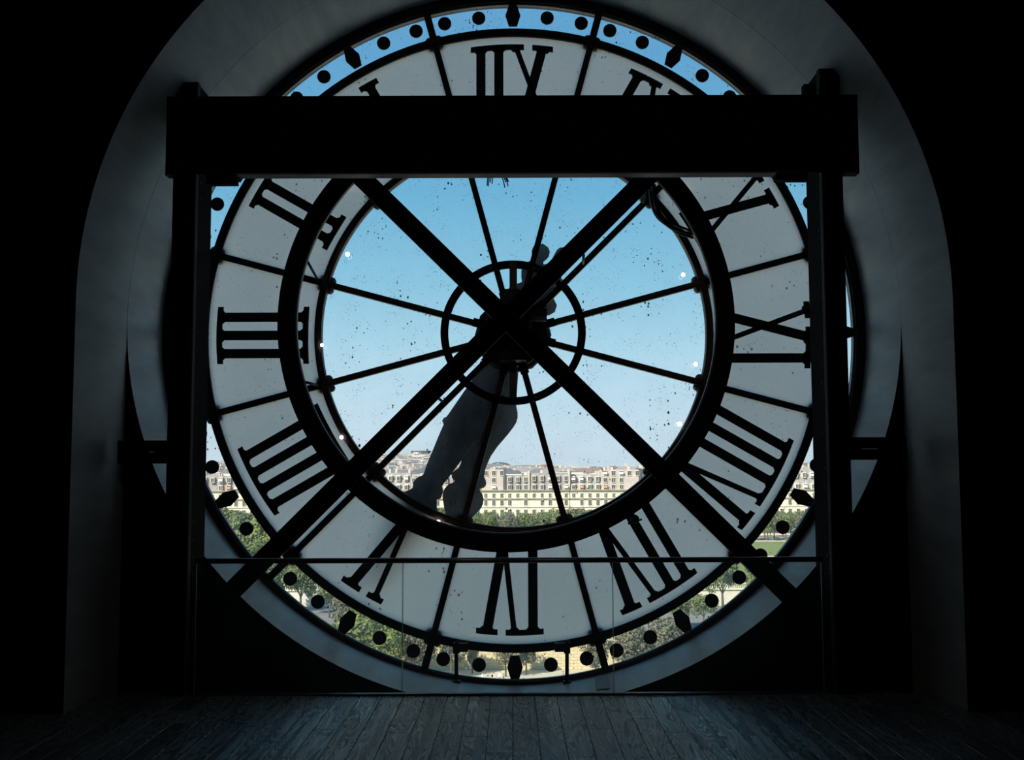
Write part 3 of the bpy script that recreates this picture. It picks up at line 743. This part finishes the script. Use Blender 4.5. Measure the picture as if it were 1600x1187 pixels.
def tree(x, y, zg, ht, kind, label, group, wid=1.0, var=0, thin=False):
    e = empty('tree', (x, y, zg), label, 'tree', group)
    k = ht / 13.0
    f_ = bpy.data.objects.new('foliage', CR[kind][var % 3]); COL.objects.link(f_); f_.parent = e; f_.location = (0, 0, 7.6*k); f_.scale = (k*wid, k*wid, k*1.22); f_['kind'] = 'stuff'; f_.rotation_euler = (0, 0, var*1.7)
    t_ = bpy.data.objects.new('trunk', TR); COL.objects.link(t_); t_.parent = e; t_.scale = (k, k, k*1.05)
    return e
rt = random.Random(3); i = 0
for row, (Y, top) in enumerate(((474, 13.0), (462, 12.4), (450, 12.0))):  # row before the arcades
    x = -160 + row*3
    while x < 165:
        i += 1
        tree(x, Y + rt.uniform(-2, 2), GZ, top*rt.uniform(.86, 1.06), rt.choice('aaac'), 'leafy garden tree in the long row before the cream arcaded street front', 'trees before the arcaded street', 1.05, i)
        x += rt.uniform(6.2, 8.2)
ORD = ['first','second','third','fourth','fifth','sixth','seventh','eighth','ninth','tenth','eleventh','twelfth','thirteenth','fourteenth','fifteenth','sixteenth','seventeenth','eighteenth']
def place_trees(spec, zg, yl, text, group):
    order = sorted(q[0] for q in spec)
    for px, Y, ty, kd, wd in spec:
        tree(xat(px, Y, yl), Y, zg, zat(ty, Y) - zg, kd, text % ORD[order.index(px)], group, wd, px)
# left: tall trees behind the terrace; px, Y, top y
place_trees(((318, 300, 776, 'a', 1.1), (350, 296, 784, 'b', 1.0), (376, 288, 792, 'a', 1.1), (402, 280, 806, 'b', 1.2), (430, 270, 822, 'b', 1.2), (300, 284, 800, 'b', 1.1), (385, 266, 836, 'b', 1.3)),
            GZ, 800, 'tall green tree on the garden terrace at lower left rim, %s from left', 'terrace trees at lower left')
place_trees(((1240, 256, 882, 'b', 1.2), (1180, 256, 872, 'a', 1.0), (1300, 262, 862, 'a', 1.2)),
            GZ, 800, 'low bushy tree on the garden terrace at lower right rim, %s from left', 'terrace trees at lower right')
place_trees(((430, 240, 862, 'a', 1.0), (470, 236, 868, 'a', .9), (515, 232, 896, 'a', 1.3), (575, 214, 918, 'b', 1.3), (612, 222, 900, 'a', 1.4), (540, 206, 925, 'c', 1.2), (648, 216, 930, 'a', 1.3), (690, 225, 940, 'c', 1.4),
             (1128, 238, 862, 'a', .9), (1192, 240, 862, 'a', .9), (1098, 214, 925, 'a', 1.1), (1060, 216, 930, 'a', 1.3), (1012, 212, 945, 'c', 1.4), (960, 218, 945, 'c', 1.5), (900, 226, 950, 'a', 1.4), (820, 226, 950, 'c', 1.4), (755, 226, 950, 'a', 1.4)),
            RZ, 900, 'grey-green plane tree on the quay road in the bottom rim, %s from left', 'plane trees along the quay road')
place_trees(((600, 190, 962, 'b', 1.3), (655, 192, 975, 'c', 1.3), (705, 193, 982, 'c', 1.1), (738, 196, 1002, 'c', .8), (790, 193, 990, 'c', 1.0), (822, 195, 996, 'c', 1.0), (930, 190, 985, 'c', 1.2), (985, 192, 972, 'c', 1.4), (1038, 194, 960, 'c', 1.3), (560, 190, 940, 'b', 1.3)),
            QZ, 1000, 'dull-leaved tree before the sunlit quay wall at the dial foot, %s from left', 'trees on the lower quay')

# cars, lamp posts, people ---------------------------------------------
def car(x, y, z, m, label, rot=0):
    e = empty('car', (x, y, z), label, 'car')
    def lb(nm, mb, mm): o = bpy.data.objects.new(nm, mb.mesh(nm, mm)); COL.objects.link(o); o.parent = e; return o
    prof = [(-2.2, .35), (2.2, .35), (2.25, .8), (1.4, .95), (.75, 1.45), (-1.2, 1.48), (-1.9, 1.0), (-2.25, .9)]
    lb('body', MB().prism(prof, -.85, .85), m)
    lb('side_window', MB().prism([(-1.5, 1.0), (1.15, 1.0), (.68, 1.38), (-1.12, 1.4)], -.87, .87), M['pane'])
    for wx in (-1.4, 1.4):
        for wy in (-.8, .8): lb('wheel', MB().tube([(wx, wy - .1, .34), (wx, wy + .1, .34)], .34, 14), M['cable'])
car(xat(489, 217, 965), 217, RZ, M['white'], 'white car parked on the quay road, lower left rim')
car(xat(1162, 224, 975), 224, RZ, mat('grey_car', (.22, .24, .27), .3), 'dark grey car parked on the quay road, lower right rim')
car(xat(605, 212, 985), 212, RZ, mat('red_car', (.5, .06, .05), .4), 'red car half hidden by quay trees, bottom left rim')
def lamp_post(x, y, z, h, label):
    e = empty('lamp_post', (x, y, z), label, 'lamp post', 'lamp posts on the quay')
    for nm, mb in (('pole', MB().tube([(0, 0, 0), (0, 0, h)], .09, 8, .06)), ('base', MB().tube([(0, 0, 0), (0, 0, .9)], .18, 8, .12)), ('lantern', MB().tube([(0, 0, h), (0, 0, h + .6)], .16, 6, .28))):
        o = bpy.data.objects.new(nm, mb.mesh(nm, M['cable'])); COL.objects.link(o); o.parent = e
for px, w_ in ((452, 'left'), (1108, 'right')): lamp_post(xat(px, 246, 900), 246, RZ, zat(905 if px < 800 else 925, 246) - RZ, 'black street lamp post before the terrace wall, %s one' % w_)
def person(px, Y, col, label, pose=0, leg=(.05, .06, .09)):
    zf = QZ; x = xat(px, Y, 1050)
    sk = bpy.data.meshes.new('body')
    st = .16 + .12*pose
    V = [(0,0,.92), (0,.02,1.15), (0,.03,1.38), (0,.03,1.50), (0,.02,1.64), (-.10,0,.88), (-.12,-st*.4,.48), (-.13,-st*.2,.06), (-.13,-st*.2-.14,.03),
         (.10,0,.88), (.12,st*.4,.48), (.13,st,.07), (.13,st-.14,.03), (-.19,.03,1.40), (-.25,.05,1.12), (-.24,-.06,.88), (.19,.03,1.40), (.26,.04,1.12), (.24,-.08,.88)]
    E_ = [(0,1),(1,2),(2,3),(3,4),(0,5),(5,6),(6,7),(7,8),(0,9),(9,10),(10,11),(11,12),(2,13),(13,14),(14,15),(2,16),(16,17),(17,18)]
    R_ = [.14,.13,.15,.055,.10,.09,.065,.045,.04,.09,.065,.045,.04,.055,.042,.035,.055,.042,.035]
    sk.from_pydata(V, E_, []); sk.skin_vertices or sk.attributes
    o = bpy.data.objects.new('person', sk); COL.objects.link(o)
    bpy.context.view_layer.objects.active = o; 
    md = o.modifiers.new('s', 'SKIN'); 
    if not o.data.skin_vertices:
        bm = bmesh.new(); bm.from_mesh(sk); bm.verts.layers.skin.verify(); bm.to_mesh(sk); bm.free()
    for i, r in enumerate(R_): o.data.skin_vertices[0].data[i].radius = (r, r)
    o.data.skin_vertices[0].data[0].use_root = True
    o.modifiers.new('u', 'SUBSURF').levels = 1
    dg = bpy.context.evaluated_depsgraph_get(); me = bpy.data.meshes.new_from_object(o.evaluated_get(dg))
    o.modifiers.clear(); o.data = me; o.location = (x, Y, zf)
    me.materials.clear()
    for c in (col, leg, None): me.materials.append(mat('cloth', c, .9) if c else M['skin'])
    for p in me.polygons:
        z = sum(me.vertices[i].co.z for i in p.vertices)/len(p.vertices)
        p.material_index = 2 if z > 1.5 else (0 if z > .93 else 1)
    hd = MB().ball((0, .02, 1.68), .105, 10, (.85, 1, 1.15))
    h_ = bpy.data.objects.new('head', hd.mesh('head', M['skin'], smooth=True)); COL.objects.link(h_); h_.parent = o
    hr = MB().ball((0, .045, 1.72), .112, 10, (.9, .95, 1.0)); h2 = bpy.data.objects.new('hair', hr.mesh('hair', M['trunk'], smooth=True)); COL.objects.link(h2); h2.parent = o
    o.rotation_euler.z = pose*1.9
    return tag(o, label, 'person')
person(721, 186, (.6, .12, .1), 'person in a red top walking on the lower quay', 1)
person(754, 187, (.75, .75, .78), 'person in pale shirt standing just left of the seated group', 0)
person(772, 187, (.85, .85, .85), 'person in white shirt, leftmost of the close group on the quay', 1)
person(781, 188, (.8, .82, .85), 'person in white top in the middle of the close group on the quay', 0, (.6, .6, .62))
person(787, 186, (.12, .12, .15), 'person in dark jacket, rightmost of the close group on the quay', 1)
person(880, 188, (.2, .22, .3), 'person in dark blue walking alone on the quay right of the group', 1)

# arcaded street front ------------------------------------------------
YA = 500.0
BAY = 12.5 * YA * 1.0 / F
zc = [zat(y, YA) for y in (766, 771, 777.5, 779, 781, 789.5, 791.5, 796, 805, 808, 813, 828)]
z_cor, a1, a0, zb1, b1, b0, zb2, c1, c0, zb3, arc_t, gnd = zc
WIN = {}
def wmesh(w, h):
    """framed window: recessed dark pane with pale surround and middle bar, origin at bottom centre"""
    k = (round(w, 2), round(h, 2))
    if k not in WIN:
        mb = MB().box(-w/2, w/2, -.10, .02, 0, h); n_d = len(mb.f)
        mb.box(-w/2 - .14, -w/2, -.22, .02, -.1, h + .14).box(w/2, w/2 + .14, -.22, .02, -.1, h + .14).box(-w/2 - .2, w/2 + .2, -.3, .02, h, h + .2).box(-w/2 - .2, w/2 + .2, -.3, .02, -.2, 0).box(-.06, .06, -.14, -.1, 0, h)
        me = mb.mesh('window', [M['pane'], M['cream_pale']], fix=True)
        for i, p in enumerate(me.polygons): p.material_index = 0 if i < n_d else 1
        WIN[k] = me
    return WIN[k]
def put(me, name, parent, x, y, z):
    o = bpy.data.objects.new(name, me); COL.objects.link(o); o.parent = parent; o.location = Vector((x, y, z)) - Vector(parent.location); return o
rb = random.Random(11)
def house(x0, nb, roof_y, style, label, group=None):
    x1 = x0 + nb*BAY; e = empty('arcaded_building', ((x0+x1)/2, YA, gnd), label, 'building', group)
    obj('wall', MB().box(x0, x1, YA, YA + 14, arc_t, z_cor), M['cream'], e)
    for i in range(nb + 1): obj('arcade_pier', MB().box(x0 + i*BAY - .45, x0 + i*BAY + .45, YA, YA + 1.2, gnd - .5, arc_t), M['cream'], e)
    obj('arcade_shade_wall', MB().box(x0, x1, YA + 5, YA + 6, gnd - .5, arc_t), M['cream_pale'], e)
    for i in range(nb):
        cx_ = x0 + (i+.5)*BAY; r_ = BAY/2 - .5; pts = [(cx_ - r_ + 0, arc_t)]
        ar = [(cx_ + r_*math.cos(t*PI/10), arc_t - r_ + r_*math.sin(t*PI/10)) for t in range(11)]
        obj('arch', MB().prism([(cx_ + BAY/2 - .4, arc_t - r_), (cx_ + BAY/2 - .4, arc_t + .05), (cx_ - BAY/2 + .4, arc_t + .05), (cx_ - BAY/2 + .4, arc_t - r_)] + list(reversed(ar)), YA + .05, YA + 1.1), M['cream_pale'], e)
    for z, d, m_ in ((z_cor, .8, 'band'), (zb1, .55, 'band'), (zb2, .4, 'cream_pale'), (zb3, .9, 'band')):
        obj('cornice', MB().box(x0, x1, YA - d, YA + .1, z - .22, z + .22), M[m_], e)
    for i in range(nb):
        cx_ = x0 + (i+.5)*BAY
        for (zl, zh, w) in ((a0, a1, 1.15), (b0, b1, 1.3), (c0, c1, 1.4)):
            if rb.random() > .04: put(wmesh(w, zh - zl), 'window', e, cx_ + rb.uniform(-.05, .05), YA, zl)
    zr_ = zat(roof_y, YA); h = zr_ - z_cor
    if style == 'block':                                             # tall flat rendered front; shade of its side put in as a dark strip
        obj('attic_wall', MB().box(x0, x1 - 1.2, YA + 1.2, YA + 12, z_cor, zr_), M['pink'], e)
        obj('shaded_side_wall', MB().box(x1 - 1.2, x1, YA + 1.0, YA + 12, z_cor, zr_ + .6), M['slate'], e)
        rows = 3; w_ = 1.5
    elif style == 'mansard':
        obj('roof', MB().prism([(x0, z_cor), (x1, z_cor), (x1, z_cor + h), (x0, z_cor + h)], YA + 1.4, YA + 12), M['zinc'], e)
        obj('chimney', MB().box(x1 - .8, x1, YA + .8, YA + 9, z_cor, zr_ + 1.8), M['chimney'], e)
        rows = 2; w_ = 1.3
    else:
        mb_ = MB(); mb_.v = [Vector(p) for p in ((x0, YA+1, z_cor), (x1, YA+1, z_cor), (x1, YA+4.5, zr_), (x0, YA+4.5, zr_), (x0, YA+12, z_cor), (x1, YA+12, z_cor), (x1, YA+9, zr_), (x0, YA+9, zr_))]
        mb_.f = [(0,1,2,3), (1,5,6,2), (5,4,7,6), (4,0,3,7), (3,2,6,7), (0,4,5,1)]
        obj('roof', mb_, M['slate'] if style == 'slate' else M['zinc'], e)
        obj('chimney', MB().box(x0, x0 + .9, YA + 2, YA + 8, z_cor, zr_ + 1.6), M['chimney'], e)
        rows = 2; w_ = 1.2
    for i in range(nb):
        cx_ = x0 + (i+.5)*BAY
        for r_ in range(rows):
            if rb.random() < .12: continue
            z = z_cor + .5 + r_*h/rows; hh = min(1.9, h/rows*.62)
            yy = YA + 1.2 if style == 'block' else YA + .7 + (r_*1.4 if style in ('slate', 'slope') else 0)
            if style != 'block': obj('dormer', MB().box(cx_ - .95, cx_ + .95, yy, yy + 3, z - .2, z + hh + .5), M['pink'] if style == 'mansard' else M['cream_pale'], e)
            put(wmesh(w_, hh), 'window', e, cx_, yy - .02, z)
            if rb.random() < .3:
                obj('awning', MB().prism([(cx_ - .9, z + hh*.25), (cx_ + .9, z + hh*.25), (cx_ + .9, z + hh*.8), (cx_ - .9, z + hh*.8)], yy - .9, yy - .3), M['awning'] if rb.random() < .12 else M['white'], e)
    for q in range(nb//2 + 1):
        cx_ = x0 + rb.uniform(.5, x1 - x0 - .5)
        obj('chimney_stack', MB().box(cx_ - .5, cx_ + .5, YA + 6, YA + 8, zr_ - .5, zr_ + rb.uniform(.8, 1.8)), M['chimney'], e)
    return e
specs = [(300, 7, 742, 'mansard', 'cream arcaded building at the far left end of the street row'), (388, 8, 740, 'slope', None), (488, 8, 742, 'mansard', None),
         (590, 4, 738, 'slope', 'cream arcaded building with sloping grey roof left of the clock hands'), (640, 6, 744, 'mansard', 'cream arcaded building partly hidden behind the two clock hands'),
         (715, 6, 733, 'block', 'arcaded building with tall pink attic and side wall coloured as shade, right of the hands'),
         (790, 3, 742, 'mansard', 'arcaded building with low pinkish roof right of the side wall coloured as shade'), (828, 5, 739, 'mansard', 'arcaded building with pinkish dormered roof left of the straight spoke'),
         (890, 4, 741, 'slope', 'arcaded building with sloping roof just right of the straight spoke'), (940, 5, 734, 'block', 'arcaded building with pale lilac attic wall of tall windows towards the brace'),
         (1002, 5, 733, 'slate', 'arcaded building with steep dark slate roof by the lower right brace'), (1065, 7, 738, 'mansard', None), (1152, 5, 736, 'slope', None),
         (1215, 6, 731, 'slope', 'arcaded building with dormered roof seen through the lower right rim')]
for px, nb, ry, sty, lab in specs:
    house(xat(px, YA, 766), nb, ry, sty, lab or 'cream arcaded building of the street row hidden behind the milky numerals ring', None if lab else 'arcaded buildings behind the milky ring')
# shadow-blocking upper facade is not needed; city beyond --------------------------------------------------
def city(name, n, seed, place, label):
    rnd = random.Random(seed); mb = MB(); cols = []
    pal = [(.72,.66,.56), (.82,.79,.72), (.80,.76,.66), (.55,.48,.38), (.74,.70,.62), (.48,.45,.42), (.60,.50,.42)]
    roofs = [(.10,.11,.13), (.15,.155,.17), (.26,.24,.24), (.20,.15,.13)]
    for i in range(n):
        x, y, zb, zt, w, d = place(rnd)
        c = rnd.choice(pal); r = rnd.choice(roofs); k = len(mb.v); h2 = rnd.uniform(.5, 3)
        mb.box(x - w/2, x + w/2, y, y + d, zb, zt); cols += [c]*6
        k = len(mb.v); mb.v += [Vector(p) for p in ((x-w/2, y, zt), (x+w/2, y, zt), (x+w/2, y+d, zt), (x-w/2, y+d, zt), (x-w/2+.2*w, y+d*.3, zt+h2), (x+w/2-.2*w, y+d*.3, zt+h2), (x+w/2-.2*w, y+d*.7, zt+h2), (x-w/2+.2*w, y+d*.7, zt+h2))]
        mb.f += [(k,k+1,k+5,k+4), (k+1,k+2,k+6,k+5), (k+2,k+3,k+7,k+6), (k+3,k,k+4,k+7), (k+4,k+5,k+6,k+7)]; cols += [r]*5
        if rnd.random() < .6:
            cx_ = x + rnd.uniform(-.3, .3)*w; mb.box(cx_ - .6, cx_ + .6, y + d*.4, y + d*.6, zt, zt + h2 + rnd.uniform(.6, 2)); cols += [(.55,.45,.36)]*6
        if rnd.random() < .8:
            nw = max(1, int(w/4)); 
            for q in range(nw):
                wx = x - w/2 + (q+.5)*w/nw
                for fl_ in range(2):
                    zz = zt - 2.6 - fl_*3.2
                    if zz < zb + .5: break
                    mb.box(wx - .65, wx + .65, y - .12, y + .02, zz, zz + 1.7); cols += [(.10,.10,.11)]*6
    me = mb.mesh(name, CITYM, fix=False)
    ca = me.color_attributes.new('tint', 'BYTE_COLOR', 'CORNER'); li = 0; buf = []
    for p, c in zip(me.polygons, cols): buf += list(c + (1,)) * p.loop_total
    ca.data.foreach_set('color', buf)
    o = bpy.data.objects.new(name, me); COL.objects.link(o); return tag(o, label, 'building', kind='stuff')
CITYM = mat('city_walls', (.6, .55, .45), .9)
n_ = CITYM.node_tree.nodes.new('ShaderNodeVertexColor'); n_.layer_name = 'tint'; CITYM.node_tree.links.new(n_.outputs[0], CITYM.node_tree.nodes['Principled BSDF'].inputs['Base Color'])
def skyline(px):
    """height in the photograph of the far roofs"""
    pts = [(200, 716), (330, 718), (480, 712), (560, 708), (600, 706), (640, 704), (680, 704), (720, 712), (760, 722), (800, 724), (860, 730), (900, 732), (960, 732), (1020, 730), (1100, 730), (1250, 728), (1400, 728)]
    for (a, b), (c, d) in zip(pts, pts[1:]):
        if a <= px <= c: return b + (d-b)*(px-a)/(c-a)
    return 728
def place_near(r):
    px = r.uniform(250, 1350); Y = r.uniform(540, 1300); t = (Y-540)/760
    ty = 739 - (739 - max(skyline(px), 727))*t + r.uniform(-1.5, 2.5)
    return xat(px, Y, 735), Y, GZ, zat(ty, Y), r.uniform(7, 22), r.uniform(8, 14)
def place_hill(r):
    px = r.uniform(230, 735); t = r.random(); Y = 1300 + 1500*t; sk = skyline(px)
    ty = 740 + (sk + 3 - 740)*t + r.uniform(-1.5, 1.5)
    z = zat(ty, Y); return xat(px, Y, 720), Y, z - r.uniform(9, 16), z, r.uniform(9, 26), r.uniform(9, 16)
city('distant_roofs', 620, 4, place_near, 'jumble of pale distant city roofs above the arcaded street')
city('hillside_houses', 1500, 5, place_hill, 'countless pale houses climbing the hill at left')
# hill ground
def hillside(pts, Y0, Y1, name, m, zb=-40):
    mb = MB(); n = len(pts)
    for t, Y in ((0, Y0), (.5, (Y0+Y1)/2), (1, Y1), (1.15, Y1 + 500)):
        for (px, yy) in pts:
            y_ = 742 + (yy + 4 - 742)*min(t, 1); z = zat(y_, Y) - 6
            if t > 1: z = zb
            mb.v.append(P(px, 735, Y)); mb.v[-1].z = z
    for r_ in range(3):
        for i in range(n-1): a = r_*n + i; mb.f.append((a, a+1, a+n+1, a+n))
    return struct(obj(name, mb, m, fix=False, smooth=True))
hillside([(100, 740)] + [(p, skyline(p)) for p in range(220, 741, 20)] + [(760, 740)], 1250, 2850, 'hill', mat('hill_ground', (.30, .30, .24), .95, noise=(.01, .5)))
struct(obj('city_ground', MB().box(-6000, 6000, 1400.1, 9000, GZ - 2, GZ - .2), M['asphalt']))
mb = MB(); 
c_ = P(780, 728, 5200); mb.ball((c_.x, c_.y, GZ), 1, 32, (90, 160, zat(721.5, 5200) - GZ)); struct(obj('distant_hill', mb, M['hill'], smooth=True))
YC = 2900
e = empty('hilltop_church', (xat(656, YC, 705), YC, zat(716, YC)), 'long dark-roofed hilltop building with a small bell tower, far left', 'church')
def hb(nm, x0, y0, x1, y1, d, m_, Yo=0):
    a = P(x0, y0, YC + Yo); b = P(x1, y1, YC + Yo); obj(nm, MB().box(a.x, b.x, YC + Yo, YC + Yo + d, b.z, a.z), m_, e)
hb('nave', 643, 707.2, 671, 716, 30, M['cream_pale']); hb('roof', 642, 704, 672, 707.2, 34, M['slate'], -2)
hb('tower', 666, 702, 668.6, 712, 12, M['slate'], -10); hb('tower_lantern', 666.6, 700.4, 668, 702, 8, M['slate'], -10)
for x in range(12): hb('buttress', 644 + x*2.3, 707.6, 644.7 + x*2.3, 712, 3, M['slate'], -3)
for i in range(9):
    px = 640 + i*4 + rb.uniform(-1, 1)
    tree(xat(px, 2860, 712), 2860, zat(721, 2860), 18, 'a', 'tree on the slope below the hilltop building, %s from left' % ORD[i], 'trees on the far hilltop', 1.2, i)
